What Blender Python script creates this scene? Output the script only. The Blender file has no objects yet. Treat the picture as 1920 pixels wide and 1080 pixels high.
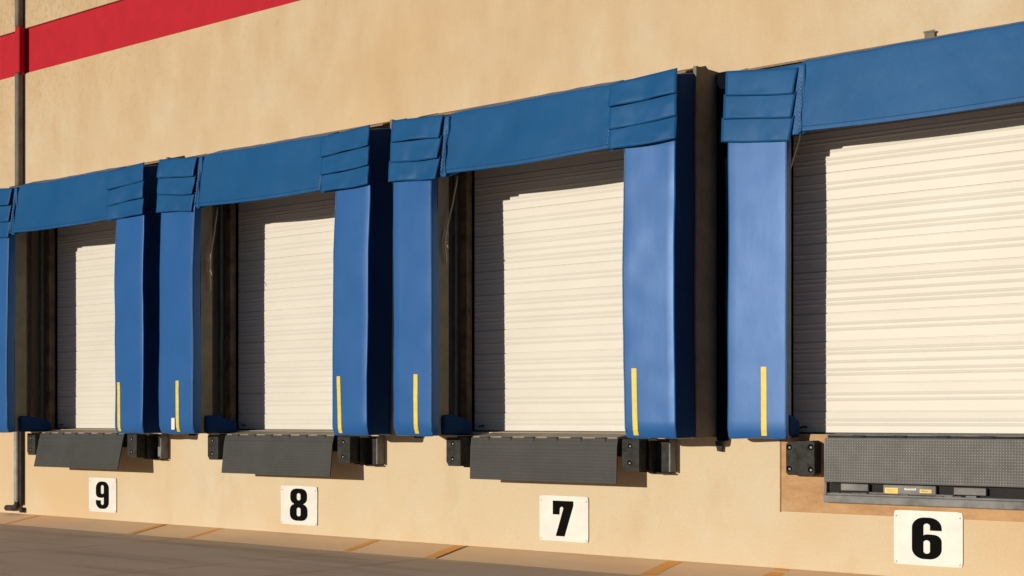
import bpy, math, random
from mathutils import Vector, noise
random.seed(7)
S = bpy.context.scene
COL = S.collection
R = math.radians

# ------------------------------------------------------------------ camera
TH = math.atan(1740/2418)
DIST = 8.83/math.cos(TH)
EYE = 1.327
cd = bpy.data.cameras.new('camera'); cam = bpy.data.objects.new('camera', cd); COL.objects.link(cam)
cam.location = (0, -DIST, EYE)
cam.rotation_euler = (R(90), 0, TH)
cd.sensor_width = 36; cd.lens = 36*2418/1920
cd.shift_y = 248/1920
cd.clip_end = 1000
S.camera = cam
# ------------------------------------------------------------------ light
LDIR = Vector((0.30, 1.0, -0.126)).normalized()          # direction the sunlight travels
SUN_EL = math.asin(-LDIR.z)
w = bpy.data.worlds.new('World'); S.world = w; w.use_nodes = True
nt = w.node_tree
bg = nt.nodes['Background']
sky = nt.nodes.new('ShaderNodeTexSky'); sky.sky_type = 'NISHITA'; sky.sun_disc = False
sky.sun_elevation = SUN_EL
sky.sun_rotation = math.atan2(-LDIR.x, -LDIR.y)
sky.air_density = 1.0; sky.dust_density = 0.6; sky.ozone_density = 6.0
nt.links.new(sky.outputs[0], bg.inputs[0]); bg.inputs[1].default_value = 0.05
sd = bpy.data.lights.new('sun', 'SUN'); sun = bpy.data.objects.new('sun', sd); COL.objects.link(sun)
sd.energy = 3.7; sd.angle = R(0.5); sd.color = (1.0, 0.90, 0.74)
sun.rotation_euler = LDIR.to_track_quat('-Z', 'Y').to_euler()
sun.location = (-6, -20, 6)
S.view_settings.view_transform = 'Standard'; S.view_settings.look = 'None'
S.view_settings.exposure = 0.0; S.view_settings.gamma = 1.0

# ------------------------------------------------------------------ materials
class NT:
    def __init__(s, name):
        s.m = bpy.data.materials.new(name); s.m.use_nodes = True
        s.t = s.m.node_tree; s.p = s.t.nodes['Principled BSDF']
        s.co = s.t.nodes.new('ShaderNodeTexCoord').outputs['Object']
    def n(s, typ, **kw):
        nd = s.t.nodes.new(typ)
        for k, v in kw.items():
            if k.startswith('i_'): nd.inputs[k[2:]].default_value = v
            else: setattr(nd, k, v)
        return nd
    def l(s, a, b): s.t.links.new(a, b)
    def noise(s, scale, detail=6, rough=.6, stretch=None):
        n = s.n('ShaderNodeTexNoise'); n.inputs['Scale'].default_value = scale
        n.inputs['Detail'].default_value = detail; n.inputs['Roughness'].default_value = rough
        co = s.co
        if stretch:
            mp = s.n('ShaderNodeMapping'); mp.inputs['Scale'].default_value = stretch
            s.l(s.co, mp.inputs[0]); co = mp.outputs[0]
        s.l(co, n.inputs['Vector']); return n.outputs[0]
    def ramp(s, src, a, b, ca=(0,0,0,1), cb=(1,1,1,1)):
        r = s.n('ShaderNodeValToRGB'); e = r.color_ramp.elements
        e[0].position = a; e[1].position = b; e[0].color = ca; e[1].color = cb
        s.l(src, r.inputs[0]); return r.outputs[0]
    def mix(s, f, a, b, mode='MIX'):
        m = s.n('ShaderNodeMix', data_type='RGBA', blend_type=mode)
        if isinstance(f, (int, float)): m.inputs[0].default_value = f
        else: s.l(f, m.inputs[0])
        for v, i in ((a, 6), (b, 7)):
            if isinstance(v, tuple): m.inputs[i].default_value = v if len(v) == 4 else v+(1,)
            else: s.l(v, m.inputs[i])
        return m.outputs[2]
    def bump(s, h, strength, dist=.01, prev=None):
        b = s.n('ShaderNodeBump'); b.inputs['Strength'].default_value = strength
        b.inputs['Distance'].default_value = dist
        s.l(h, b.inputs['Height'])
        if prev: s.l(prev, b.inputs['Normal'])
        return b.outputs[0]
    def fin(s, color, rough=.7, bump=None, metal=0., spec=.5):
        if isinstance(color, tuple): s.p.inputs['Base Color'].default_value = color if len(color) == 4 else color+(1,)
        else: s.l(color, s.p.inputs['Base Color'])
        if isinstance(rough, (int, float)): s.p.inputs['Roughness'].default_value = rough
        else: s.l(rough, s.p.inputs['Roughness'])
        if bump: s.l(bump, s.p.inputs['Normal'])
        s.p.inputs['Metallic'].default_value = metal
        s.p.inputs['Specular IOR Level'].default_value = spec
        return s.m

def simple(name, col, rough=.6, var=.12, scale=14, bumps=.15, metal=0., spec=.5, dist=.004):
    k = NT(name); a = k.noise(scale)
    dark = tuple(c*(1-var*2) for c in col); lite = tuple(min(1, c*(1+var)) for c in col)
    c = k.mix(k.ramp(a, .3, .7), dark, lite)
    b = k.bump(k.noise(scale*6, 4), bumps, dist)
    return k.fin(c, rough, b, metal, spec)

def wall_material():
    k = NT('sandblasted_tan_concrete')
    big = k.noise(.55, 5, .55); mid = k.noise(2.4, 8, .68); fine = k.noise(38, 6, .7)
    streak = k.noise(1.5, 7, .66, (1.25, 1.0, .6))
    c = k.mix(k.ramp(big, .32, .68), (.655, .555, .385), (.68, .60, .455))
    c = k.mix(k.ramp(mid, .35, .75), c, (.66, .53, .355))
    warm = k.noise(.3, 3, .5, (1, 1, 1.3)); c = k.mix(k.ramp(warm, .45, .65, (0,0,0,1), (.8,.8,.8,1)), c, (.655, .475, .275))
    # browner clouds strengthen with height; speckled stains denser high and to the left
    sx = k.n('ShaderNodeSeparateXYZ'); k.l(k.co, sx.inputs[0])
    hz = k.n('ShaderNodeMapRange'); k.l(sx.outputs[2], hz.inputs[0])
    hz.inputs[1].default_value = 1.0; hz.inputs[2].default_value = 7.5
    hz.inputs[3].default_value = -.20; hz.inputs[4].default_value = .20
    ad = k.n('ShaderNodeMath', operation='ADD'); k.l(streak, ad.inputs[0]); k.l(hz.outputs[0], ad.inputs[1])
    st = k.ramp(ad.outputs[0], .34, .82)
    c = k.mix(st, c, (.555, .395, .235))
    pit = k.noise(15, 9, .8, (1, 1, .75)); ad2 = k.n('ShaderNodeMath', operation='ADD'); k.l(pit, ad2.inputs[0])
    wx = k.n('ShaderNodeMapRange'); k.l(sx.outputs[0], wx.inputs[0]); wx.inputs[1].default_value = -1.; wx.inputs[2].default_value = -10.; wx.inputs[3].default_value = -.08; wx.inputs[4].default_value = .075
    adx = k.n('ShaderNodeMath', operation='ADD'); k.l(hz.outputs[0], adx.inputs[0]); k.l(wx.outputs[0], adx.inputs[1])
    hz2 = k.n('ShaderNodeMath', operation='MULTIPLY'); k.l(adx.outputs[0], hz2.inputs[0]); hz2.inputs[1].default_value = .72
    k.l(hz2.outputs[0], ad2.inputs[1])
    c = k.mix(k.ramp(ad2.outputs[0], .62, .82, (0,0,0,1), (.7,.7,.7,1)), c, (.36, .235, .125))
    c = k.mix(k.ramp(fine, .35, .8, (0,0,0,1), (.24,.24,.24,1)), c, (.45, .32, .19))
    gn = k.noise(75, 3, .7); c = k.mix(k.ramp(gn, .5, .75, (0,0,0,1), (.22,.22,.22,1)), c, (.36, .25, .14))
    b = k.bump(fine, .14, .005); b = k.bump(mid, .22, .02, b)
    return k.fin(c, .9, b, 0, .2)

def vinyl(name, base, lite, rough=.42, wr=.5, spec=.4):
    k = NT(name)
    a = k.noise(1.7, 6, .6); d = k.noise(5, 7, .65); wv = k.noise(3.2, 4, .5, (1, 1, .45))
    c = k.mix(k.ramp(a, .3, .72), base, lite)
    c = k.mix(k.ramp(d, .58, .8, (0,0,0,1), (.4,.4,.4,1)), c, tuple(x*.8 for x in lite))
    # scuffs
    sc = k.noise(9, 8, .75, (2.5, 1, .5))
    c = k.mix(k.ramp(sc, .62, .74, (0,0,0,1), (.3,.3,.3,1)), c, (.07, .16, .34))
    gr = k.noise(2.6, 9, .78, (3.2, 1, .5)); c = k.mix(k.ramp(gr, .63, .76, (0,0,0,1), (.22,.22,.22,1)), c, tuple(x*.45 for x in base))
    b = k.bump(wv, wr, .03); b = k.bump(k.ramp(k.noise(1.6, 2, .5, (1.3, 1, .8)), .42, .58), wr*.22, .02, b); b = k.bump(k.noise(60, 2), .12, .002, b)
    rg = k.n('ShaderNodeMapRange'); k.l(d, rg.inputs[0]); rg.inputs[3].default_value = rough-.025; rg.inputs[4].default_value = rough+.05
    k.p.inputs['Specular Tint'].default_value = (.45, .60, 1, 1)
    return k.fin(c, rg.outputs[0], b, 0, spec)

M = {}
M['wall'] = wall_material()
M['red'] = simple('red_paint', (.47, .018, .032), .7, .05, 5, .2, 0, .1, .006)
M['pad'] = vinyl('blue_vinyl_pad', (.018, .102, .315), (.023, .115, .345), .355, .07, .42)
M['head'] = vinyl('blue_vinyl_header', (.010, .082, .225), (.015, .10, .265), .42, .38, .2)
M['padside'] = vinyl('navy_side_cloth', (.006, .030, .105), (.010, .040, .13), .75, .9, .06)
M['flange'] = simple('black_flange_cloth', (.006, .008, .012), .95, .2, 12, .2, 0, .02)
M['piping'] = simple('highlit_blue_piping', (.10, .19, .38), .5, .2, 20)  # piping made paler so its colour carries the edge highlight
M['lace'] = simple('pale_blue_lacing', (.16, .26, .42), .6, .3, 40)
M['tape'] = simple('yellow_tape', (.80, .60, .05), .5, .1, 16, .1)
M['label'] = simple('white_label', (.78, .76, .70), .6, .04)
M['ply'] = simple('weathered_tan_board', (.20, .175, .13), .85, .15, 5)
M['doorpost'] = simple('brown_steel_post', (.23, .16, .09), .7, .3, 6)
M['trackgrey'] = simple('grey_green_track', (.12, .15, .14), .6, .2, 6)
M['black'] = simple('black_rubber', (.050, .050, .049), .85, .25, 14, .3, 0, .08)
M['hole'] = simple('bolt_hole_shadowed_rubber', (.006, .006, .006), .9, .1, 30, .1, 0, .02)
M['void'] = simple('dark_interior', (.02, .02, .02), .9)
M['steel'] = simple('dark_painted_steel', (.042, .042, .040), .65, .2, 9, .15, .0, .15)
M['tread'] = simple('worn_tread_steel', (.070, .071, .070), .6, .08, 4, .12, 0.0, .15)
M['tread2'] = simple('worn_pit_tread_steel', (.13, .131, .13), .6, .08, 4, .12, 0.0, .15)
M['treadhi'] = simple('polished_tread_steel', (.38, .38, .365), .5, .15, 8, .1, 0.0, .3)
M['galv'] = simple('grey_frame_steel', (.22, .222, .222), .6, .2, 7, .2, 0., .2)
M['edge'] = simple('bare_steel_edge', (.42, .41, .39), .45, .2, 20, .1, .3)
M['plate'] = simple('dusty_deck_steel', (.30, .25, .19), .7, .2, 6)
M['sign'] = simple('white_sign_board', (.76, .75, .71), .5, .06, 5, .05)
M['ink'] = simple('black_numeral_paint', (.006, .006, .006), .9, .1, 30, .1, 0, .03)
M['bolt'] = simple('zinc_bolt', (.30, .30, .29), .6, .1, 30, .1, 0, .2)
M['rope'] = simple('tan_rope', (.62, .53, .38), .9, .2, 60)
M['pipe'] = simple('grey_downspout_paint', (.145, .125, .105), .6, .2, 5)
M['pipegrey'] = simple('grey_galvanised_pipe', (.33, .335, .34), .5, .2, 7)
M['yellow'] = simple('yellow_warning_label', (.85, .58, .10), .5, .05)
M['batten'] = simple('brown_batten', (.30, .20, .11), .8, .2, 8)

def door_material():
    k = NT('cream_door_paint')
    a = k.noise(1.1, 5, .6, (1, 1, 1.6)); d = k.noise(7, 7, .7, (1, 1, .4))
    c = k.mix(k.ramp(a, .3, .7), (.675, .645, .585), (.72, .695, .635))
    c = k.mix(k.ramp(d, .6, .82, (0,0,0,1), (.35,.35,.35,1)), c, (.60, .545, .45))
    b = k.bump(k.noise(2.5, 3, .5, (1, 1, .3)), .15, .006)
    return k.fin(c, .5, b, 0, .4)
M['door'] = door_material()

def patch_material():
    k = NT('raw_brown_concrete')
    a = k.noise(4, 8, .7, (.7, 1, 1.6)); f = k.noise(30, 6, .7)
    c = k.mix(k.ramp(a, .3, .7), (.40, .225, .11), (.60, .385, .205))
    c = k.mix(k.ramp(f, .55, .8, (0,0,0,1), (.5,.5,.5,1)), c, (.28, .16, .085))
    return k.fin(c, .9, k.bump(a, .5, .02, k.bump(f, .4, .006)), 0, .2)
M['patch'] = patch_material()

LINES = ((-16.0,.09),(-13.35,.10),(-12.25,.10),(-9.66,.11),(-8.49,.14),(-5.90,.15),(-4.80,.15),(-2.2,.14))
def ground_material(name, c1, c2, stain, streaks, lines=()):
    k = NT(name)
    a = k.noise(.8, 7, .65); f = k.noise(26, 7, .75); st = k.noise(1.3, 7, .62, (.22, 1.7, 1)); oil = k.noise(.35, 6, .6, (.5, 1.2, 1))
    c = k.mix(k.ramp(a, .3, .7), c1, c2)
    c = k.mix(k.ramp(st, .5, .72, (0,0,0,1), (streaks,)*3+(1,)), c, stain)
    c = k.mix(k.ramp(oil, .52, .74, (0,0,0,1), (.6*streaks,)*3+(1,)), c, tuple(x*.7 for x in stain))
    if lines:                                    # worn remains of the orange stall lines
        sx = k.n('ShaderNodeSeparateXYZ'); k.l(k.co, sx.inputs[0]); acc = None
        for x, wd in lines:
            su = k.n('ShaderNodeMath', operation='SUBTRACT'); k.l(sx.outputs[0], su.inputs[0]); su.inputs[1].default_value = x
            ab = k.n('ShaderNodeMath', operation='ABSOLUTE'); k.l(su.outputs[0], ab.inputs[0])
            lt = k.n('ShaderNodeMath', operation='LESS_THAN'); k.l(ab.outputs[0], lt.inputs[0]); lt.inputs[1].default_value = wd*.5
            if acc is None: acc = lt.outputs[0]
            else:
                ad = k.n('ShaderNodeMath', operation='ADD'); k.l(acc, ad.inputs[0]); k.l(lt.outputs[0], ad.inputs[1]); acc = ad.outputs[0]
        wear = k.ramp(k.noise(2.2, 8, .75), .36, .66, (.75,.75,.75,1), (.05,.05,.05,1))
        mu = k.n('ShaderNodeMath', operation='MULTIPLY'); k.l(acc, mu.inputs[0]); k.l(wear, mu.inputs[1])
        c = k.mix(mu.outputs[0], c, (.58, .36, .15))
    c = k.mix(k.ramp(f, .55, .85, (0,0,0,1), (.55,.55,.55,1)), c, tuple(x*.55 for x in c1))
    b = k.bump(f, .25, .006); b = k.bump(k.noise(3.5, 6, .6, (.35, 1.6, 1)), (.17 if lines else .12), .03, b)
    return k.fin(c, .92, b, 0, .2)
M['yard'] = ground_material('yard_concrete', (.70, .53, .385), (.75, .585, .44), (.46, .35, .26), .8, LINES)
M['apron'] = ground_material('apron_concrete', (.84, .57, .345), (.87, .63, .41), (.68, .44, .255), .45)
def line_material():
    k = NT('worn_orange_line'); a = k.noise(9, 8, .75, (.4, 1.5, 1))
    sy = k.n('ShaderNodeSeparateXYZ'); k.l(k.co, sy.inputs[0])
    mr = k.n('ShaderNodeMapRange'); k.l(sy.outputs[1], mr.inputs[0])
    mr.inputs[1].default_value = -.45; mr.inputs[2].default_value = -.75; mr.inputs[3].default_value = 0; mr.inputs[4].default_value = .9
    near = k.mix(k.ramp(a, .42, .70), (.88, .40, .07), (.80, .46, .19))
    c = k.mix(mr.outputs[0], near, (.44, .325, .225))
    return k.fin(c, .85, k.bump(k.noise(30), .2, .005), 0, .2)
M['line'] = line_material()
M['joint'] = simple('dark_joint_sealant', (.06, .045, .035), .9)

# ------------------------------------------------------------------ mesh helpers
class MB:
    def __init__(s): s.v = []; s.f = []; s.mi = []; s.sm = []
    def add(s, v, f, mi=0, smooth=False):
        o = len(s.v); s.v += [tuple(p) for p in v]
        for q in f: s.f.append(tuple(i+o for i in q)); s.mi.append(mi); s.sm.append(smooth)
        return s
    def box(s, x0, x1, y0, y1, z0, z1, mi=0):
        v = [(x0,y0,z0),(x1,y0,z0),(x1,y1,z0),(x0,y1,z0),(x0,y0,z1),(x1,y0,z1),(x1,y1,z1),(x0,y1,z1)]
        return s.add(v, [(0,3,2,1),(4,5,6,7),(0,1,5,4),(1,2,6,5),(2,3,7,6),(3,0,4,7)], mi)
    def bev(s, x0, x1, y0, y1, z0, z1, r=.006, mi=0):
        # box with chamfered edges
        lo = (x0,y0,z0); hi = (x1,y1,z1); r = min(r, (x1-x0)*.45, (y1-y0)*.45, (z1-z0)*.45)
        V = []; F = []; idx = {}
        for a in (0,1):
            for b in (0,1):
                for c in (0,1):
                    for ax in range(3):
                        p = []
                        for d, q in enumerate((a,b,c)):
                            e = hi[d] if q else lo[d]
                            if d != ax: e += -r if q else r
                            p.append(e)
                        idx[(a,b,c,ax)] = len(V); V.append(p)
        def cen(): return Vector(((x0+x1)/2,(y0+y1)/2,(z0+z1)/2))
        C = cen()
        def face(ids):
            a, b, c = (Vector(V[i]) for i in ids[:3])
            n = (b-a).cross(c-a); m = sum((Vector(V[i]) for i in ids), Vector())/len(ids)
            F.append(tuple(ids) if n.dot(m-C) > 0 else tuple(reversed(ids)))
        for ax in range(3):
            u, w_ = [d for d in range(3) if d != ax]
            for side in (0,1):
                ids = []
                for (p, q) in ((0,0),(1,0),(1,1),(0,1)):
                    k = [0,0,0]; k[ax] = side; k[u] = p; k[w_] = q; ids.append(idx[(k[0],k[1],k[2],ax)])
                face(ids)
            for p in (0,1):
                for q in (0,1):
                    ids = []
                    for (t, which) in ((0,u),(0,w_),(1,w_),(1,u)):
                        k = [0,0,0]; k[ax] = t; k[u] = p; k[w_] = q; ids.append(idx[(k[0],k[1],k[2],which)])
                    face(ids)
        for a in (0,1):
            for b in (0,1):
                for c in (0,1): face([idx[(a,b,c,0)], idx[(a,b,c,1)], idx[(a,b,c,2)]])
        return s.add(V, F, mi)
    def prism(s, poly, axis, a, b, mi=0):
        # poly: 2D points; axis 'x' -> (y,z), 'y' -> (x,z), 'z' -> (x,y)
        def P(p, t): return {'x': (t,p[0],p[1]), 'y': (p[0],t,p[1]), 'z': (p[0],p[1],t)}[axis]
        n = len(poly); v = [P(p,a) for p in poly]+[P(p,b) for p in poly]
        ar = sum(poly[i][0]*poly[(i+1)%n][1]-poly[(i+1)%n][0]*poly[i][1] for i in range(n))
        flip = (ar > 0) != (axis == 'y')
        f = []
        bot = tuple(range(n)); top = tuple(range(n, 2*n))
        up = b > a
        if flip == up: bot = bot[::-1]
        else: top = top[::-1]
        f = [bot, top]
        for i in range(n):
            j = (i+1) % n; q = (i, j, j+n, i+n)
            f.append(q if flip == up else q[::-1])
        return s.add(v, f, mi)
    def tube(s, pts, r, n=8, mi=0, cap=True):
        pts = [Vector(p) for p in pts]; V = []; F = []
        for i, p in enumerate(pts):
            t = (pts[min(i+1,len(pts)-1)]-pts[max(i-1,0)]).normalized()
            u = t.cross(Vector((.31,.2,.93)));  u = u if u.length > .05 else t.cross(Vector((1,0,0)))
            u.normalize(); q = t.cross(u); rr = r[i] if isinstance(r, (list,tuple)) else r
            for k in range(n):
                a = 2*math.pi*k/n; V.append(p+u*math.cos(a)*rr+q*math.sin(a)*rr)
        for i in range(len(pts)-1):
            for k in range(n):
                a = i*n+k; b = i*n+(k+1)%n; F.append((a, b, b+n, a+n))
        if cap: F.append(tuple(range(n))[::-1]); F.append(tuple(range((len(pts)-1)*n, len(pts)*n)))
        return s.add(V, F, mi, True)
    def soft(s, x0, x1, y0, y1, z0, z1, r, step=.06, fn=None, mi=0):
        # rounded, densely meshed block; fn(p) may bend each point
        lo = Vector((x0,y0,z0)); hi = Vector((x1,y1,z1))
        def ticks(a, b):
            L = b-a; k = [a, a+r*.3, a+r*.65, a+r]; n = max(1, int((L-2*r)/step))
            k += [a+r+(L-2*r)*i/n for i in range(1, n)] + [b-r, b-r*.65, b-r*.3, b]
            return k
        T = [ticks(lo[d], hi[d]) for d in range(3)]
        V = []; F = []; ix = {}
        def vert(p):
            key = tuple(round(c, 5) for c in p)
            if key in ix: return ix[key]
            q = Vector([min(max(p[d], lo[d]+r), hi[d]-r) for d in range(3)])
            dlt = Vector(p)-q
            w2 = q+dlt.normalized()*r if dlt.length > 1e-7 else Vector(p)
            if fn: w2 = fn(w2)
            ix[key] = len(V); V.append(w2); return ix[key]
        for ax in range(3):
            u, w_ = (ax+1) % 3, (ax+2) % 3
            for side in (0,1):
                for i in range(len(T[u])-1):
                    for j in range(len(T[w_])-1):
                        q = []
                        for (a, b) in ((i,j),(i+1,j),(i+1,j+1),(i,j+1)):
                            p = [0,0,0]; p[ax] = hi[ax] if side else lo[ax]; p[u] = T[u][a]; p[w_] = T[w_][b]; q.append(vert(p))
                        F.append(tuple(q) if side else tuple(q[::-1]))
        return s.add(V, F, mi, True)

def wloc(o):
    v = Vector((0,0,0))
    while o: v += o.location; o = o.parent
    return v
YS = [1.0]
def obj(name, mb, mats, parent=None, loc=None):
    if YS[0] != 1: mb.v = [(p[0], p[1]*YS[0], p[2]) for p in mb.v]
    me = bpy.data.meshes.new(name); base = wloc(parent) if parent else Vector((0,0,0))
    if loc: base = Vector(loc)
    me.from_pydata([tuple(Vector(p)-base) for p in mb.v], [], mb.f)
    for m in (mats if isinstance(mats, (list,tuple)) else [mats]): me.materials.append(M[m])
    me.polygons.foreach_set('material_index', mb.mi); me.polygons.foreach_set('use_smooth', mb.sm)
    me.update()
    o = bpy.data.objects.new(name, me); COL.objects.link(o)
    if parent: o.parent = parent
    elif loc: o.location = loc
    return o
def tag(o, label=None, cat=None, group=None, kind=None):
    if label: o['label'] = label
    if cat: o['category'] = cat
    if group: o['group'] = group
    if kind: o['kind'] = kind
    return o
def thing(name, loc, label, cat, group=None):
    o = bpy.data.objects.new(name, None); COL.objects.link(o); o.location = loc; o.empty_display_size = .2
    return tag(o, label, cat, group)
def nz(x, y, z, sc, seed=0): return noise.noise(Vector((x*sc+seed*7.3, y*sc+seed*3.1, z*sc-seed*5.7)))

# ------------------------------------------------------------------ bays (metres, X along the wall)
BAYS = {
 9: dict(c=-14.60, oL=-16.32, iL=-15.75, iR=-13.45, oR=-12.90, door=-15.91, hb=(3.85,3.85), ht=(4.50,4.47), lip=(.465,.70)),
 8: dict(c=-10.87, oL=-12.59, iL=-11.973, iR=-9.718, oR=-9.20, door=-12.18, hb=(3.85,3.82), ht=(4.47,4.435), lip=(.425,.70)),
 7: dict(c=-7.20, oL=-8.865, iL=-8.342, iR=-6.073, oR=-5.53, door=-8.469, hb=(3.81,3.837), ht=(4.435,4.45), lip=(.385,.725)),
 6: dict(c=-3.45, oL=-5.215, iL=-4.645, iR=-2.255, oR=-1.685, door=-4.80, hb=(3.833,3.833), ht=(4.455,4.455), lip=None),
}
SILL = 1.206
# ------------------------------------------------------------------ ground
def gz(x, y):
    if y > -.02: return -.01-.0
    if y > -.56: return -.01-.165*(-y-.02)
    return -.0991+.014*min(-y-.56, 9.5)
def ground_sheet(x0, x1, ys, name, mat):
    mb = MB(); xs = [x0+(x1-x0)*i/60 for i in range(61)]
    V = [(x, y, gz(x,y)+.006*nz(x,y,0,.9,3)*(1 if y < -.1 else 0)) for y in ys for x in xs]; n = len(xs)
    F = [(j*n+i, (j+1)*n+i, (j+1)*n+i+1, j*n+i+1) for j in range(len(ys)-1) for i in range(n-1)]
    mb.add(V, F, 0, True); return tag(obj(name, mb, mat), kind='structure')
def gpt(x, y): return gz(x,y)+.006*nz(x,y,0,.9,3)*(1 if y < -.1 else 0)
ground_sheet(-40, 14, [.05, 0, -.02, -.1, -.2, -.3, -.4, -.5, -.56], 'pavement_apron', 'apron')
ground_sheet(-40, 14, [-.56]+[-.56-.35*i for i in range(1, 60)]+[-26,-34,-60,-110], 'yard_ground', 'yard')
far = MB(); far.add([(-400,-400,-.6),(400,-400,-.6),(400,30,-.6),(-400,30,-.6)], [(0,1,2,3)])
tag(obj('ground', far, 'yard'), kind='structure')
def painted_line(x, wid, y0, y1, slant=0.):
    mb = MB(); n = 40; V = []
    for i in range(n+1):
        y = y0+(y1-y0)*(i/n)**1.6
        for sx in (-.5, .5):
            xx = x+sx*wid*(1+.25*nz(x,y,sx,3,5))+slant*(y0-y); V.append((xx, y, gpt(xx,y)+.0025))
    mb.add(V, [(2*i, 2*i+2, 2*i+3, 2*i+1) for i in range(n)], 0, True)
    return tag(obj('painted_line', mb, 'line'), kind='structure')
for x, wd in ((-16.0,.09),(-13.35,.10),(-12.25,.10),(-9.66,.11),(-8.49,.14),(-5.90,.15),(-4.80,.15),(-2.2,.14)):
    painted_line(x, wd, -.03, -.545)
mb = MB()
for x in (-8.40, -13.27):
    V = []
    for i in range(12):
        y = -.03-.53*i/11
        for sx in (0, .02): V.append((x+sx, y, gpt(x,y)+.004))
    mb.add(V, [(2*i, 2*i+2, 2*i+3, 2*i+1) for i in range(11)])
tag(obj('pavement_joint', mb, 'joint'), kind='structure')

# ------------------------------------------------------------------ building
bld = thing('warehouse', (-7.2, 0, 0), 'tan concrete warehouse wall with a red stripe and four cream loading dock doors', 'building')
OPEN = [(b['door']-.30, 2*b['c']-b['door']+.30, SILL-.004, 4.25) for b in BAYS.values()]
XA, XB, ZT, TH_W = -34., 13., 9.5, .35
ZS0, ZS1, REC = 6.275, 6.92, .035
def wall_mesh():
    mb = MB()
    xs = sorted({XA, XB}|{o[0] for o in OPEN}|{o[1] for o in OPEN}); zs = [-.7, SILL-.004, 4.25, ZS0]
    for y, fl in ((0, False), (TH_W, True)):
        for i in range(len(xs)-1):
            for j in range(3):
                x0, x1, z0, z1 = xs[i], xs[i+1], zs[j], zs[j+1]
                if j == 1 and any(o[0] <= x0+1e-6 and x1 <= o[1]+1e-6 for o in OPEN): continue
                q = [(x0,y,z0),(x1,y,z0),(x1,y,z1),(x0,y,z1)]
                mb.add(q, [(3,2,1,0) if fl else (0,1,2,3)])
    for (x0, x1, z0, z1) in OPEN:
        Q = lambda a: mb.add(a, [(0,1,2,3)])
        Q([(x0,0,z0),(x0,0,z1),(x0,TH_W,z1),(x0,TH_W,z0)][::-1]); Q([(x1,0,z0),(x1,TH_W,z0),(x1,TH_W,z1),(x1,0,z1)][::-1])
        Q([(x0,0,z1),(x1,0,z1),(x1,TH_W,z1),(x0,TH_W,z1)][::-1]); Q([(x0,0,z0),(x0,TH_W,z0),(x1,TH_W,z0),(x1,0,z0)][::-1])
    # ledge under and soffit over the recessed stripe
    mb.add([(XA,0,ZS0),(XB,0,ZS0),(XB,REC,ZS0),(XA,REC,ZS0)], [(0,1,2,3)])
    mb.add([(XA,0,ZS1),(XB,0,ZS1),(XB,REC,ZS1),(XA,REC,ZS1)], [(3,2,1,0)])
    mb.add([(XA,0,ZS1),(XB,0,ZS1),(XB,0,ZT),(XA,0,ZT)], [(0,1,2,3)])
    # rest of the shell
    mb.add([(XA,0,ZT),(XB,0,ZT),(XB,25,ZT),(XA,25,ZT)], [(0,1,2,3)])
    mb.add([(XA,25,-.7),(XB,25,-.7),(XB,25,ZT),(XA,25,ZT)], [(3,2,1,0)])
    for x in (XA, XB): mb.add([(x,0,-.7),(x,25,-.7),(x,25,ZT),(x,0,ZT)], [(0,1,2,3)])
    return mb
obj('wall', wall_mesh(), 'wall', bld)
sb = MB(); sb.add([(XA,REC,ZS0),(XB,REC,ZS0),(XB,REC,ZS1),(XA,REC,ZS1)], [(0,1,2,3)])
obj('red_stripe', sb, 'red', bld)
fl = MB(); fl.box(XA+.1, XB-.1, TH_W+.01, 24.9, SILL-.3, SILL-.006); obj('floor_slab', fl, 'void', bld)

def door(bn):
    b = BAYS[bn]; x0 = b['door']; x1 = 2*b['c']-x0; y = .20
    d = MB()
    # profile going up: joints and small ribs of the sectional steel door
    prof = [(0, SILL+.002)]
    def rib(z, h=.006, wd=.012):
        prof.extend([(0, z-wd), (-h, z+wd*.35), (-h, z+wd*.5), (0, z+wd*1.5)])
    def groove(z, dp=.012, wd=.004):
        prof.extend([(-.004, z-wd*2.2), (0, z-wd), (dp, z-wd*.8), (dp, z+wd*.8), (0, z+wd)])
    joints = [1.408, 1.661, 2.036, 2.290, 2.670, 2.924, 3.304, 3.552, 3.93, 4.18]
    prev = SILL
    items = []
    rr = (.35, .55) if True else ()
    for j, z in enumerate(joints):
        L = z-prev
        if L < .3: ribs = [prev+L*.40, prev+L*.60]
        else: ribs = [prev+L*.20, prev+L*.31, prev+L*.50, prev+L*.70, prev+L*.80]
        for r_ in ribs: rib(r_, .005 if bn != 6 else .0065, .012)
        groove(z)
        prev = z
    prof.append((0, 4.30))
    V = [(x, y+p[0], p[1]) for x in (x0, x1) for p in prof]; n = len(prof)
    d.add(V, [(i, i+n, i+n+1, i+1) for i in range(n-1)])
    d.box(x0, x1, y+.02, y+.05, SILL+.002, 4.30)
    o = obj('dock_door', d, 'door', bld)
    s_ = MB(); s_.box(x0, x1, y-.012, y+.019, SILL-.001, SILL+.012); obj('bottom_seal', s_, 'black', o)
    hk = MB(); hk.tube([(x0+.07,y-.014,SILL+.05),(x0+.09,y-.022,SILL+.058),(x0+.12,y-.022,SILL+.06),(x0+.14,y-.014,SILL+.056)], .008, 6)
    obj('door_handle', hk, 'steel', o)
    for sx, xx in ((1, x0), (-1, x1)):
        p = MB(); a, c = sorted((xx-sx*.10, xx-sx*.012)); p.bev(a, c, .075, .17, SILL, 4.24, .004)
        for k in range(9): z = 1.5+k*.3; p.bev((a+c)/2-.012, (a+c)/2+.012, .068, .0752, z, z+.02, .003)
        obj('door_post', p, 'doorpost', bld)
        t = MB(); a, c = sorted((xx-sx*.175, xx-sx*.125)); t.bev(a, c, .02, .06, SILL, 4.24, .004)
        obj('door_track', t, 'trackgrey', bld)
for k in BAYS: door(k)
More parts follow.
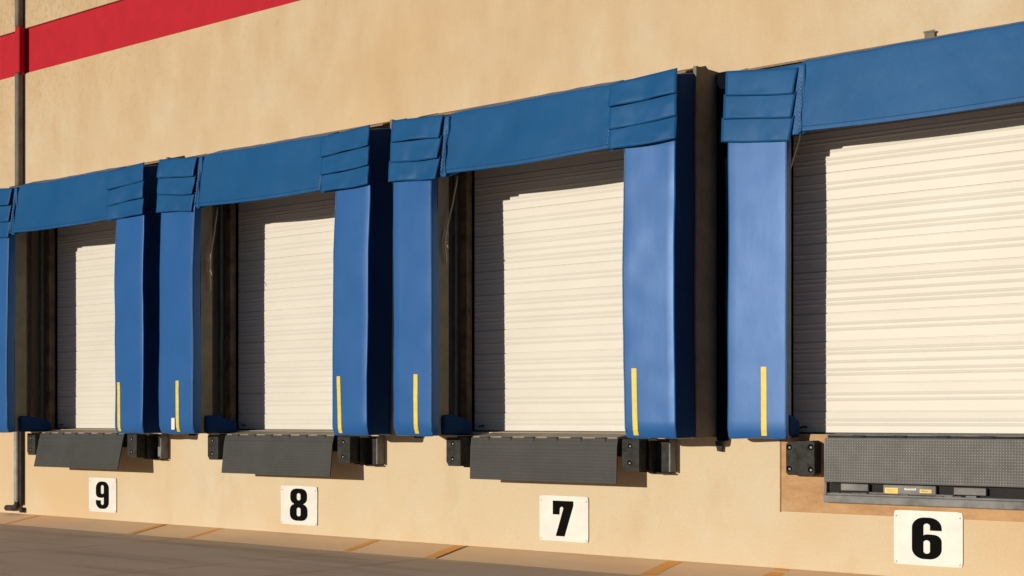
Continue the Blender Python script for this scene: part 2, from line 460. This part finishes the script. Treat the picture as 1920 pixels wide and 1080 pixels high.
# brown concrete surround of the pit at dock 6
pm = MB(); pm.bev(-4.83, -2.07, -.006, .02, .505, 1.20, .003)
sr = obj('pit_surround', pm, 'patch', bld)
pe = MB(); pe.box(-4.841, -4.832, -.010, .01, .50, 1.20); obj('surround_edge', pe, 'batten', sr)

# ------------------------------------------------------------------ dock seals
def pad_fn(seed, x0, x1, inner_right, zb):
    def fn(p):
        # the back of the pad slants: shallow along the opening, deep outside
        t = (p.x-x0)/(x1-x0); t = 1-t if inner_right else t       # 0 at the opening
        f = (p.y+.70)/.32
        depth = .125+(.40-.125)*min(1, max(0, t)*1.2)
        y = -.70+f*depth
        zz = (p.z-zb)
        bow = .010*math.sin(zz*1.15+seed)
        q = Vector((p.x+bow*.9+.012*nz(p.x,p.y,p.z,.9,seed), y+.012*nz(p.x,0,p.z,1.3,seed+2)+.004*nz(p.x,0,p.z,5,seed), p.z))
        if p.z > 3.1: q.y += .022*min(1, (p.z-3.1)/.7)*(1-f)
        # stuffing sags and rounds in at the foot
        if zz < .11:
            k = 1-zz/.11; q.y += .035*k*k*(1-f); q.x += (.010*k*k)*(1 if (p.x < (x0+x1)/2) else -1)
            q.z += .012*k*nz(p.x,p.y,0,4,seed)
        return q
    return fn
def pleat(mb, xa, xb, zt, zb, yb, yf, seed, lean=0., rag=0., drop=(0., 0.)):
    # one overlapping corner flap: tucked in at the top, standing off at its hem
    nx, nzt = 22, 10; A = []; B = []
    for j in range(nzt+1):
        t = j/nzt
        for i in range(nx+1):
            s_ = i/nx
            x = xa+(xb-xa)*s_ + lean*t*max(0, 2*s_-1)
            z = zt+(zb-zt)*t + .016*nz(x,0,seed,2.2,seed)*t + rag*math.sin(s_*3.1)*t - (drop[0]*(1-s_)+drop[1]*s_)
            y = yb+(yf-yb)*(t**.75) + .020*nz(x,0,z,4,seed)*t+.009*nz(x,0,z,10,seed+3)*t - .004*math.sin(s_*9+seed)*t
            A.append((x, y, z)); B.append((x, y+.009, z+.002))
    n = nx+1; N = len(A); F = []
    for j in range(nzt):
        for i in range(nx):
            a = j*n+i; F.append((a, a+n, a+n+1, a+1)); F.append((a+N, a+N+1, a+N+n+1, a+N+n))
    for i in range(nx):
        a = nzt*n+i; F.append((a, a+N, a+N+1, a+1)); F.append((i, i+1, i+1+N, i+N))
    for j in range(nzt):
        a = j*n; F.append((a, a+N, a+N+n, a+n)); a = j*n+nx; F.append((a, a+n, a+n+N, a+N))
    mb.add(A+B, F, 0, True)

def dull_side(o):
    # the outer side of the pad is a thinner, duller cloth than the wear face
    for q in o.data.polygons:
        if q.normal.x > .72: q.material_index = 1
def seal(bn, label):
    b = BAYS[bn]; oL, iL, iR, oR = b['oL'], b['iL'], b['iR'], b['oR']
    root = thing('dock_seal', (b['c'], 0, 1.17), label, 'dock seal', 'blue dock seals around the loading doors')
    hbL, hbR = b['hb']; htL, htR = b['ht']; rise = .21 if bn != 6 else .10
    pads = []
    for side, (x0, x1) in (('L', (oL, iL)), ('R', (iR, oR))):
        mb = MB(); top = {9:3.90,8:3.88,7:3.865,6:3.87}[bn]
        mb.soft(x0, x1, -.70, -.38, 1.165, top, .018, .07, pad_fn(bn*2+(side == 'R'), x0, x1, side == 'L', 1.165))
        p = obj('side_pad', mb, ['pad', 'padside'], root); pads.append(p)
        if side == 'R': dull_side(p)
        # yellow guide stripe
        tx = {('L',7):-8.54,('L',8):-12.25,('L',6):-4.855,('L',9):-16.0,('R',7):-5.95,('R',8):-9.615,('R',9):-13.36,('R',6):-2.03}[(side,bn)]
        tp = MB(); fn = pad_fn(bn*2+(side == 'R'), x0, x1, side == 'L', 1.165); V = []
        for i in range(13):
            z = 1.19+.61*i/12
            for sx in (-.026, .026):
                q = fn(Vector((tx+sx, -.70, z))); V.append((tx+sx+(.008-.016*(i/12))*(1 if side == 'R' else .3), q.y-.004, z))
        n0 = len(V); V2 = [(v[0], v[1]+.003, v[2]) for v in V]
        F = [(2*i, 2*i+1, 2*i+3, 2*i+2) for i in range(12)]+[(2*i, 2*i+2, 2*i+2+n0, 2*i+n0) for i in range(12)]+[(2*i+1, 2*i+1+n0, 2*i+3+n0, 2*i+3) for i in range(12)]
        tp.add(V+V2, F); obj('guide_stripe', tp, 'tape', p)
        # stitched vertical seam along the inner front edge
        sm = MB(); sx0 = (x1-.012) if side == 'L' else (x0+.012); pts = []
        for i in range(28):
            z = 1.22+2.6*i/27; q = fn(Vector((sx0, -.70, z))); pts.append((q.x, q.y-.001, z))
        sm.tube(pts, .0042, 5); obj('seam_piping', sm, 'piping', p)
        # frame boards behind the foam
        xo = (oL+.03, oL+.055) if side == 'L' else (oR-.055, oR-.03)
        fb = MB()
        if side == 'R': fb.prism([(oR-.02,-.325),(oR+.012,-.325),(oR+.075,-.003),(oR+.045,-.003)], 'z', 1.17, (htL+htR)/2+rise*.6)
        else: fb.prism([(-.315,1.17),(0,1.17),(0,(htL+htR)/2+rise+.005),(-.315,(htL+htR)/2+rise*.55)], 'x', *xo)
        obj('frame_board', fb, 'ply', root)
        if side == 'R':
            rs = MB(); tzz = (htL+htR)/2; rs.bev(oR+.078, oR+.185, -.06, -.003, 1.135, tzz+.11, .012); obj('wall_flange', rs, 'flange', root)
            if bn == 7:
                tb = MB(); tb.prism([(oR+.085,1.04),(oR+.125,1.035),(oR+.135,1.134),(oR+.06,1.134)], 'y', -.05, -.02); obj('flange_tab', tb, 'steel', root)
        xi = (iL-.035, iL-.012) if side == 'L' else (iR+.012, iR+.035)
        fi = MB(); fi.prism([(-.57,1.17),(-.395,1.17),(-.395,3.95),(-.57,3.95)], 'x', *xi); obj('inner_board', fi, 'ply', root)
        # foam wedge at the foot of the opening
        wd = MB(); xa, xb = (iL-.06, iL+(.03 if bn != 6 else .0)) if side == 'L' else (iR-(.03 if bn != 6 else .0), iR+.06)
        def wf(p, s_=side):
            f = (p.y+.52)/.50; q = p.copy()
            q.z = 1.172+(p.z-1.172)*(1-.50*max(0, f-.35))
            q.z += .006*nz(p.x,p.y,p.z,4,bn)
            return q
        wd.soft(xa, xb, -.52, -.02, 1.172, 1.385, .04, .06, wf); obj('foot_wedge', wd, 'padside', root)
    tz = (htL+htR)/2; tpn = MB(); tpn.prism([(-.40,tz+rise*.28),(0,tz+rise-.015),(0,tz+rise),(-.40,tz+rise*.28+.015)], 'x', oL+.06, oR-.06); obj('top_board', tpn, 'batten', root)
    # head pad
    sL, sR = oL+.665, oR-.69
    if bn == 6: sL, sR = oL+.675, oR-.60
    def hf(p):
        t = (p.x-oL)/(oR-oL); zt = htL+(htR-htL)*t; zb = hbL+(hbR-hbL)*t
        g = (p.z-3.82)/(4.44-3.82)
        sag = -.022*math.sin(math.pi*(p.x-sL)/(sR-sL))*(1-g)
        f = (p.y+.70)/.30
        z = zb+(zt-zb)*g+sag+.13*f*(1-g)
        y = p.y+.080*g*(1-f)+.085*(1-g)*f*0
        z += f*.43*rise*g                                           # the cover rises towards the back
        y += .020*nz(p.x,0,p.z,1.1,bn)+.008*nz(p.x,0,p.z,3.5,bn+4)
        # slack folds drawn from the fixings along the top
        y -= .007*max(0, nz(p.x*1.6+p.z*.8,0,p.z*.25,2.4,bn+9))*g
        z += (.010*nz(p.x,0,0,2.6,bn+3)+.006*nz(p.x,0,0,7,bn))*g
        for xs_, sg in ((sL, 1), (sR, -1)):
            dx_ = (p.x-xs_)*sg
            if -.02 < dx_ < .5: y += .009*math.sin((dx_*1.2+(g-.5)*.8)*26+bn)*math.exp(-dx_*7)*g
        return Vector((p.x, y, z))
    hm = MB(); hm.soft(sL+.03, sR-.005, -.70, -.40, 3.82, 4.44, .016, .05, hf)
    head = obj('head_pad', hm, 'head', root)
    hem = MB(); pts = [hf(Vector((sL+.03+(sR-sL-.035)*i/40, -.702, 3.865))) for i in range(41)]
    hem.tube(pts, .004, 5); obj('hem_seam', hem, 'head', head)
    for side in 'LR':
        zt, zb = (htL, hbL) if side == 'L' else (htR, hbR)
        x0, x1 = (oL+.006, sL+.065) if side == 'L' else (sR-.04, oR-.006)
        cb = MB()
        def cf(p, sd=side):
            f = (p.y+.66)/.36; g = (p.z-zb+.022)/(4.42-zb+.022); q = p.copy(); q.z += f*.4*rise*g + (zt-4.44)*g + .14*f*(1-g)*max(0, min(1, 1.6*((x1-p.x) if sd == 'R' else (p.x-x0))/(x1-x0)-.3))
            q.x += .008*nz(p.x,p.y,p.z,3,bn); q.y += .006*nz(p.x,p.y,p.z,4,bn); return q
        cb.soft(x0, x1, -.66, -.30, zb-.022, 4.42, .025, .07, cf)
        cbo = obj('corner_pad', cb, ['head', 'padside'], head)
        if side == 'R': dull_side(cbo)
        h = (zt-zb)/3
        over = .035
        for k in range(3):
            a = zt-k*h+.02; z_ = zt-(k+1)*h
            fm = MB()
            if side == 'L':
                xa, xb = oL-over*(.4+.45*k)-.004*k, sL+.004-.018*k
                pleat(fm, xa, xb, a, z_, -.682, -.710-.006*(k == 0), bn*5+k, -.040, -.006, (0, {6:.075,7:.03,8:.05,9:.055}[bn]))
            else:
                xa, xb = sR-.004, oR+.008
                pleat(fm, xa, xb, a, z_, -.684, -.710-.003*k, bn*9+k, .006, -.004, (.04 if k < 2 else .015, 0))
            obj('corner_flap', fm, 'head', head)
        if side == 'L':                                          # open lacing between flap and head pad
            ls = MB(); V = []
            for i in range(15):
                t = i/14; z = zb-.005+(zt-.06-zb)*t; wv = .006*math.sin(i*1.3+bn)
                for sx in (-.006, .036): V.append((sL+sx+wv+.012*t, -.722+.08*t, z))
            ls.add(V, [(2*i, 2*i+1, 2*i+3, 2*i+2) for i in range(14)], 0, True)
            obj('lace_strip', ls, 'head', head)
        lc = MB(); pts = []
        nn = 30; xx = sL+.016 if side == 'L' else sR-.006
        for i in range(nn):
            t = i/(nn-1); z = zb+.01+(zt-.07-zb)*t
            yy = (-.729+.08*t) if side == 'L' else (hf(Vector((xx, -.70, 3.83+.55*t))).y-.006)
            pts.append((xx+(.013 if i % 2 else -.013)*(1 if side == 'L' else .7)+.012*t*(side == 'L'), yy, z))
        lc.tube(pts, .0042 if side == 'L' else .0034, 5); obj('lace', lc, 'lace', head)
    return root, pads

sl9, _ = seal(9, 'blue dock seal of the door above sign 9, beside the downspout')
sl8, p8 = seal(8, 'blue dock seal of the door above sign 8, small white sticker on its left pad')
sl7, _ = seal(7, 'blue dock seal of the door above sign 7, wide pale right pad')
YS[0] = .32/.70                                                  # the seal of dock 6 is much shallower
sl6, _ = seal(6, 'largest blue dock seal, framing the door above sign 6')
YS[0] = 1.0
lb = MB(); lb.bev(-12.352, -12.290, -.712, -.7, 1.215, 1.355, .002); obj('white_sticker', lb, 'label', p8[0])

def rope(bn, pts, label):
    P = [Vector(p) for p in pts]; mb = MB(); Q = []
    for i in range(len(P)-1):
        for k in range(6):
            q = P[i].lerp(P[i+1], k/6); Q.append(q+Vector((.004*nz(q.x,q.y,q.z,6,bn), .004*nz(q.z,q.y,q.x,6,bn), 0)))
    Q.append(P[-1]); mb.tube(Q, .009, 6)
    o = obj('pull_rope', mb, 'rope', loc=tuple(P[0]))
    tag(o, label, 'rope', 'pull ropes hanging from the dock seal heads')
    if bn != 6:
        kn = MB(); e = P[-2]
        kn.soft(e.x-.016, e.x+.016, e.y-.016, e.y+.016, e.z-.022, e.z+.022, .013, .02)
        kn.tube([e, e+Vector((.035,-.005,-.03)), e+Vector((.05,-.005,-.065))], .004, 5)
        kn.tube([e+Vector((0,0,.02)), e+Vector((-.03,0,.06)), e+Vector((-.028,0,.13)), e+Vector((-.002,0,.05))], .006, 5)
        obj('knot', kn, 'rope', o)
    return o
rope(7, [(-8.310,-.30,3.87),(-8.315,-.38,3.56),(-8.318,-.47,3.32),(-8.322,-.50,3.16),(-8.33,-.46,2.95)], 'thin knotted rope hanging inside the left pad of the door above sign 7')
rope(8, [(-11.975,-.32,3.90),(-11.945,-.40,3.58),(-11.92,-.48,3.30),(-11.935,-.48,3.12),(-11.955,-.45,2.88)], 'thin knotted rope hanging inside the left pad of the door above sign 8')
rope(6, [(-4.585,-.15,3.90),(-4.60,-.15,3.80),(-4.65,-.15,3.65),(-4.70,-.15,3.50),(-4.73,-.15,3.38)], 'short rope slanting behind the left pad of the door above sign 6')

# ------------------------------------------------------------------ edge-of-dock levelers
def lozenges(mb, corner, ux, uz, nrm, W, H, pitch, mi, sz=.0125, h=.0028):
    nx = int(W/pitch); nzn = int(H/pitch)
    for j in range(nzn):
        for i in range(nx):
            cx = (i+.5+(.0 if j % 2 else .0))*W/nx; cz = (j+.5)*H/nzn
            sg = 1 if (i+j) % 2 else -1
            a = Vector((.72, sg*.70)); p = Vector((-a.y, a.x))
            pts = [a*sz, p*sz*.34, -a*sz, -p*sz*.34]
            V = []
            for q in pts: V.append(corner+ux*(cx+q.x)+uz*(cz+q.y))
            for q in pts: V.append(corner+ux*(cx+q.x*.6)+uz*(cz+q.y*.6)+nrm*h)
            mb.add(V, [(0,1,5,4),(1,2,6,5),(2,3,7,6),(3,0,4,7),(4,5,6,7)], mi)
def bumper(parent, x0, x1, z0, z1, yf, yb, cols=1, mat='black'):
    b = MB(); b.bev(x0, x1, yf, yb, z0, z1, .012)
    cut = .028
    o = obj('bumper', b, mat, parent) if parent else None
    if o is None: return b
    return o
def bolts(parent, spots, y, r=.024):
    for (x, z) in spots:
        m = MB(); n = 14
        # recessed washer hole drawn as a dark dished ring with the bolt head inside
        ring = [(x+r*math.cos(2*math.pi*k/n), z+r*math.sin(2*math.pi*k/n)) for k in range(n)]
        m.prism(ring, 'y', y-.0015, y+.004, 0)
        hx = [(x+.006+r*.42*math.cos(2*math.pi*k/6), z-.003+r*.42*math.sin(2*math.pi*k/6)) for k in range(6)]
        m.prism(hx, 'y', y-.007, y-.0018, 1)
        obj('bolt', m, ['hole', 'bolt'], parent)

def eod(bn, label):
    b = BAYS[bn]; c = b['c']; yb, zb = b['lip']
    dx = {9:-.005, 8:-.01, 7:-.08}[bn]
    xl, xr = {7:(-8.085,-6.335), 8:(-11.79,-10.02), 9:(-15.49,-13.70)}[bn]
    root = thing('dock_leveler', (c, 0, .85), label, 'dock leveler', 'dark edge of dock levelers under the doors')
    yh, zh = -.345, 1.152
    d = MB(); d.prism([(-.345,1.150),(-.345,1.166),(.16,1.214),(.16,1.207),(-.02,1.178),(-.02,1.150)], 'x', xl+.012, xr-.012)
    obj('deck_plate', d, 'plate', root)
    hd = MB(); hd.box(xl+.03, xr-.03, -.30, -.001, .98, 1.149); obj('hinge_beam', hd, 'steel', root)
    # lip: hanging plate with raised tread, kinked once near the top
    L = MB(); top = Vector((0, yh-.012, zh)); bot = Vector((0, -yb, zb))
    kink = Vector((0, yh-.030-(.01 if bn != 7 else 0), zh-.095))
    prof = [(top.y, top.z), (kink.y, kink.z), (bot.y, bot.z), (bot.y+.014, bot.z+.002), (kink.y+.016, kink.z), (top.y+.016, top.z)]
    L.prism(prof, 'x', xl, xr)
    for (p, q) in ((top, kink), (kink, bot)):
        uz = (p-q); H = uz.length; uz.normalize(); nr = Vector((0, -uz.z, uz.y))
        if nr.y > 0: nr = -nr
        if bn == 7 or p is kink or True:
            lozenges(L, Vector((xl+.01, q.y, q.z))+uz*.008, Vector((1,0,0)), uz, nr, xr-xl-.02, H-.012, .030, 1, .013, .003)
    lip = obj('lip', L, ['tread', 'treadhi' if bn == 99 else 'tread'], root)
    for k in range(6):
        x = xl+.17+(xr-xl-.36)*k/5; kk = MB()
        kk.tube([(x-.062, yh-.010, zh+.002), (x+.062, yh-.010, zh+.002)], .010, 8)
        kk.bev(x-.06, x+.06, yh-.024, yh-.016, zh-.030, zh-.002, .002)
        obj('hinge_knuckle', kk, 'tread', lip)
    # bumper blocks
    off = {9:-.02, 8:0., 7:0.}[bn]
    for side in 'LR':
        if side == 'L': x0 = xl-.345 if bn == 7 else xl-.345
        else: x0 = xr+.035
        if bn == 7 and side == 'L': x0 = -8.432
        if bn == 7 and side == 'R': x0 = -6.300
        x1 = x0+.185
        m = MB()
        m.prism([(x0+.0,.895),(x0+.03,.850),(x1-.008,.850),(x1,.858),(x1,1.135),(x1-.012,1.148),(x0+.012,1.148),(x0,1.135)], 'y', -.335, -.15)
        bo = obj('bumper', m, 'black', root)
        bolts(bo, [(x0+.085,1.085),(x0+.080,.925)], -.335)
        pl = MB(); pl.prism([(x0-.004,.905),(x0+.09,.832),(x1+.022,.832),(x1+.022,1.160),(x0-.004,1.160)], 'y', -.149, -.135)
        pl.bev(x0+.02, x1+.012, -.134, -.001, .845, 1.155, .004)
        obj('bumper_mount', pl, 'steel', root)
        ed = MB(); ed.bev(x1+.012, x1+.021, -.165, -.1495, .84, 1.155, .002); obj('mount_edge', ed, 'edge' if side == 'L' else 'galv', root)
        if side == 'R':
            h = MB()
            h.bev(x1+.023, x1+.20, -.055, -.002, .828, 1.145, .006)
            hb = obj('bumper_block', h, 'black', root)
            ch = MB(); ch.bev(x1+.0235, x1+.036, -.20, -.056, .825, 1.15, .003); ch.bev(x1+.036, x1+.20, -.20, -.056, 1.135, 1.15, .003); ch.bev(x1+.036, x1+.20, -.12, -.056, .818, .830, .003)
            obj('channel', ch, 'steel', root)
            e2 = MB(); e2.bev(x1+.2005, x1+.218, -.125, -.002, .838, 1.15, .003); obj('end_plate', e2, 'galv', root)
            if bn == 9:
                g = MB(); g.bev(x1+.08, x1+.16, -.064, -.0555, .86, .985, .002); obj('grey_tag', g, 'galv', hb)
    return root
eod(9, 'dark edge of dock leveler above sign 9, grey tag on its right bumper block')
eod(8, 'dark edge of dock leveler above sign 8')
eod(7, 'dark edge of dock leveler above sign 7, lip hanging nearly upright')

# ------------------------------------------------------------------ pit leveler at dock 6
X0, X1 = -4.372, -2.56+.03
X1 = -2.50
pit = thing('pit_leveler', ((X0+X1)/2, 0, .6), 'wide dock leveler with diamond tread lip above sign 6', 'dock leveler')
lp = MB(); lp.prism([(-.098,1.175),(-.112,.79),(-.096,.785),(-.080,1.175)], 'x', X0, X1)
uz = Vector((0, .014, .385)).normalized()
lozenges(lp, Vector((X0+.01,-.1125,.795)), Vector((1,0,0)), uz, Vector((0,-1,.03)).normalized(), X1-X0-.02, .375, .0225, 1, .0118, .0034)
lipo = obj('lip', lp, ['tread2', 'treadhi'], pit)
hg = MB(); hg.tube([(X0+.02,-.088,1.184),(X1-.02,-.088,1.184)], .011, 8)
for k in range(5): hg.tube([(X0+.25+k*.36,-.09,1.184),(X0+.36+k*.36,-.09,1.184)], .014, 8)
obj('hinge_tube', hg, 'steel', lipo)
dp = MB(); dp.prism([(-.085,1.188),(-.085,1.200),(.16,1.213),(.16,1.207)], 'x', X0+.01, X1-.01); obj('deck_plate', dp, 'galv', pit)
pb = MB(); pb.box(X0+.01, X1-.01, -.0065, -.0062, .69, 1.18); obj('pit_back', pb, 'void', pit)
fr = MB(); fr.bev(X0-.03, X1+.03, -.075, -.0065, .605, .672, .006); fr.bev(X0-.03, X0-.006, -.06, -.0065, .672, 1.16, .004); fr.bev(X1+.006, X1+.03, -.06, -.0065, .672, 1.16, .004)
fr.bev(X0, X1, -.06, -.0068, .673, .690, .003)
obj('pit_frame', fr, 'galv', pit)
bm = MB()
bm.bev(X0+.125, X0+.37, -.062, -.008, .715, .775, .004); bm.bev(X0+.50, X0+.95, -.056, -.008, .700, .775, .004); bm.bev(X0+1.10, X0+1.36, -.062, -.008, .71, .77, .004)
bm.bev(X0+.37, X0+1.10, -.048, -.008, .694, .706, .003)
for q in (.04, .13, .22, .30, .66, .95, 1.02, 1.10, 1.2):
    s_ = .03+.02*random.random(); bm.bev(X0+q, X0+q+s_*2, -.07, -.04, .690, .694+.012*random.random(), .004)
obj('toe_beam', bm, 'galv', pit)
for (a, wd, z0, z1, m_, nm) in ((.515,.115,.703,.752,'yellow','warning_label'),(.685,.10,.735,.752,'label','white_label'),(.815,.10,.715,.745,'yellow','warning_label')):
    q = MB(); q.bev(X0+a, X0+a+wd, -.0595, -.0562, z0, z1, .001)
    for i in range(3): q.box(X0+a+.012, X0+a+wd-.012-.02*(i % 2), -.0600, -.0596, z0+.01+(z1-z0-.018)*i/3, z0+.013+(z1-z0-.018)*i/3, 1)
    obj(nm, q, [m_, 'plate'], pit)

bp = thing('dock_bumper', (-4.57, 0, .83), 'square black rubber dock bumper with four bolts left of the tread lip', 'dock bumper')
bx = MB(); x0, x1 = -4.717, -4.452
bx.prism([(x0,.865),(x0+.02,.842),(x1-.02,.842),(x1,.860),(x1,1.125),(x1-.025,1.148),(x0+.02,1.135),(x0,1.115)], 'y', -.155, -.007)
blk = obj('bumper_block', bx, 'black', bp)
bolts(blk, [(x0+.030,1.088),(x1-.035,1.092),(x0+.030,.898),(x1-.035,.893)], -.155, .026)
rd = MB(); rd.bev(x0+.004, x1-.004, -.1575, -.1552, .928, .936, .001); rd.bev(x0+.11, x0+.115, -.157, -.1552, .96, 1.03, .001); obj('raised_rib', rd, 'black', blk)

# ------------------------------------------------------------------ number signs
def arc(cx, cy, rx, ry, a0, a1, n=9):
    return [(cx+rx*math.cos(R(a0+(a1-a0)*i/n)), cy+ry*math.sin(R(a0+(a1-a0)*i/n))) for i in range(n+1)]
def rr(cx, cy, wd, h, r):
    a, b = wd/2-r, h/2-r
    return arc(cx+a,cy+b,r,r,0,90,6)+arc(cx-a,cy+b,r,r,90,180,6)+arc(cx-a,cy-b,r,r,180,270,6)+arc(cx+a,cy-b,r,r,270,360,6)
def glyph(ch):
    if ch in '69':
        out = arc(.35,.25,.25,.25,-90,0)+arc(.43,.43,.17,.165,0,90)+[(.33,.60),(.27,.592),(.235,.57),(.235,.78)]+arc(.30,.79,.065,.065,180,0)+[(.365,.69),(.60,.69)]+arc(.35,.75,.25,.25,0,90)+arc(.25,.75,.25,.25,90,180)+arc(.25,.25,.25,.25,180,270)
        sp = [out, rr(.30,.295,.13,.32,.062)]
        if ch == '9': sp = [[(.6-x, 1-y) for x, y in q] for q in sp]
        return sp
    if ch == '8':
        def hw(y, c, h, wd, r):
            d = abs(y-c)
            if d > h/2: return 0
            if d < h/2-r: return wd/2
            return wd/2-r+math.sqrt(max(0, r*r-(d-(h/2-r))**2))
        ys = [i/48 for i in range(49)]
        pr = [(max(hw(y,.265,.53,.60,.21), hw(y,.755,.49,.57,.20)), y) for y in ys]
        out = [(.3+a, y) for a, y in pr]+[(.3-a, y) for a, y in reversed(pr)]
        return [out, rr(.30,.275,.13,.27,.062), rr(.30,.745,.125,.22,.06)]
    return [[(0,1),(.58,1),(.58,.88),(.335,0),(.085,0),(.30,.79),(.275,.83),(.225,.825),(.20,.785),(.19,.61),(0,.61)]]
def sign(ch, box, gb, label, warp):
    x0, x1, z0, z1 = box
    root = thing('number_sign', ((x0+x1)/2, 0, z0), label, 'sign', 'numbered dock signs on the wall')
    p = MB(); nx, nq = 12, 10; r = .02
    V = []; y0 = -.0125
    def yy(u, v): return y0-.004*warp*(abs(2*u-1)**3)*(abs(2*v-1)**3)
    for j in range(nq+1):
        for i in range(nx+1):
            u, v = i/nx, j/nq; x = x0+(x1-x0)*u; z = z0+(z1-z0)*v
            cxr = .012
            if i in (0,nx) and j in (0,nq): x += cxr*(1 if i == 0 else -1)*.5; z += cxr*(1 if j == 0 else -1)*.5
            x += .003*warp*nz(x,0,z,7,ord(ch)); z += .003*warp*nz(z,0,x,7,ord(ch))
            V.append((x, yy(u,v), z))
    N = len(V); V += [(a, b+.003, c_) for a, b, c_ in V]; n = nx+1
    F = [(j*n+i, j*n+i+1, (j+1)*n+i+1, (j+1)*n+i) for j in range(nq) for i in range(nx)]
    F += [tuple(q+N for q in f[::-1]) for f in F[:]]
    ring = [i for i in range(n)]+[j*n+nx for j in range(1,nq+1)]+[nq*n+i for i in range(nx-1,-1,-1)]+[j*n for j in range(nq-1,0,-1)]
    for k in range(len(ring)): a, b_ = ring[k], ring[(k+1) % len(ring)]; F.append((a, a+N, b_+N, b_))
    p.add(V, F)
    obj('sign_plate', p, 'sign', root)
    cu = bpy.data.curves.new('numeral', 'CURVE'); cu.dimensions = '2D'; cu.fill_mode = 'BOTH'; cu.extrude = .0004
    gx, gzz, gw, gh = gb
    for pts in glyph(ch):
        sp = cu.splines.new('POLY'); sp.points.add(len(pts)-1); sp.use_cyclic_u = True
        for i, (a, b_) in enumerate(pts): sp.points[i].co = (a/.6*gw, b_*gh, 0, 1)
    tmp = bpy.data.objects.new('numeral', cu); COL.objects.link(tmp)
    dg = bpy.context.evaluated_depsgraph_get(); me = bpy.data.meshes.new_from_object(tmp.evaluated_get(dg))
    bpy.data.objects.remove(tmp)
    me.materials.clear(); me.materials.append(M['ink'])
    o = bpy.data.objects.new('numeral', me); COL.objects.link(o); o.parent = root
    o.rotation_euler = (R(90), 0, 0); o.location = (gx-gw/2-root.location.x, y0-.0012, gzz-root.location.z)
    for (sx, sz) in ((x0+.022,z0+.022),(x1-.022,z0+.022),(x0+.022,z1-.05),(x1-.022,z1-.05)):
        s_ = MB(); s_.prism([(sx+.006*math.cos(2*math.pi*k/8), sz+.006*math.sin(2*math.pi*k/8)) for k in range(8)], 'y', y0-.003*(1+warp), y0-.0005)
        obj('screw', s_, 'plate', root)
sign('9', (-14.904,-14.315,.092,.553), (-14.61,.135,.28,.368), 'white wall sign with a black number 9', .3)
sign('8', (-11.213,-10.614,.096,.553), (-10.916,.142,.292,.380), 'white wall sign with a black number 8', 1.0)
sign('7', (-7.472,-6.884,.105,.563), (-7.180,.155,.258,.358), 'white wall sign with a black number 7', .6)
sign('6', (-3.793,-3.213,.101,.562), (-3.512,.155,.252,.352), 'white wall sign with a black number 6, largest in view', .1)

# ------------------------------------------------------------------ downspout and wall bracket
ds = thing('downspout', (-16.52, 0, 0), 'dark downspout running up the wall beside the dock above sign 9', 'downspout')
d = MB(); d.bev(-16.50, -16.405, -.10, -.012, 1.2, 6.27, .012); d.bev(-16.50, -16.405, -.10, -.012, 6.93, 9.4, .012)
obj('pipe', d, 'pipe', ds)
d = MB(); d.bev(-16.49, -16.38, -.10, -.012, 6.271, 6.929, .010); obj('red_sleeve', d, 'red', ds)
d = MB(); d.bev(-16.525, -16.445, -.10, -.012, .16, 1.199, .012); obj('lower_pipe', d, 'pipegrey', ds)
d = MB(); d.tube([(-16.485,-.056,.20),(-16.49,-.058,.13),(-16.525,-.06,.09),(-16.59,-.062,.072),(-16.74,-.065,.068)], [.045,.045,.043,.042,.042], 10)
obj('elbow', d, 'black', ds)
d = MB(); d.bev(-16.44, -16.37, -.07, -.01, .012, .085, .012); obj('foot_bracket', d, 'steel', ds)
d = MB(); d.bev(-16.443, -16.40, -.06, -.012, .12, 1.199, .006); obj('side_channel', d, 'steel', ds)
wb = MB(); wb.bev(-3.525, -3.44, -.035, -.001, 4.46, 4.596, .003); wb.bev(-3.532, -3.433, -.040, -.036, 4.585, 4.602, .002)
tag(obj('wall_bracket', wb, 'ply', loc=(-3.48, 0, 4.5)), 'small tan bracket on the wall just above the right dock head', 'bracket')
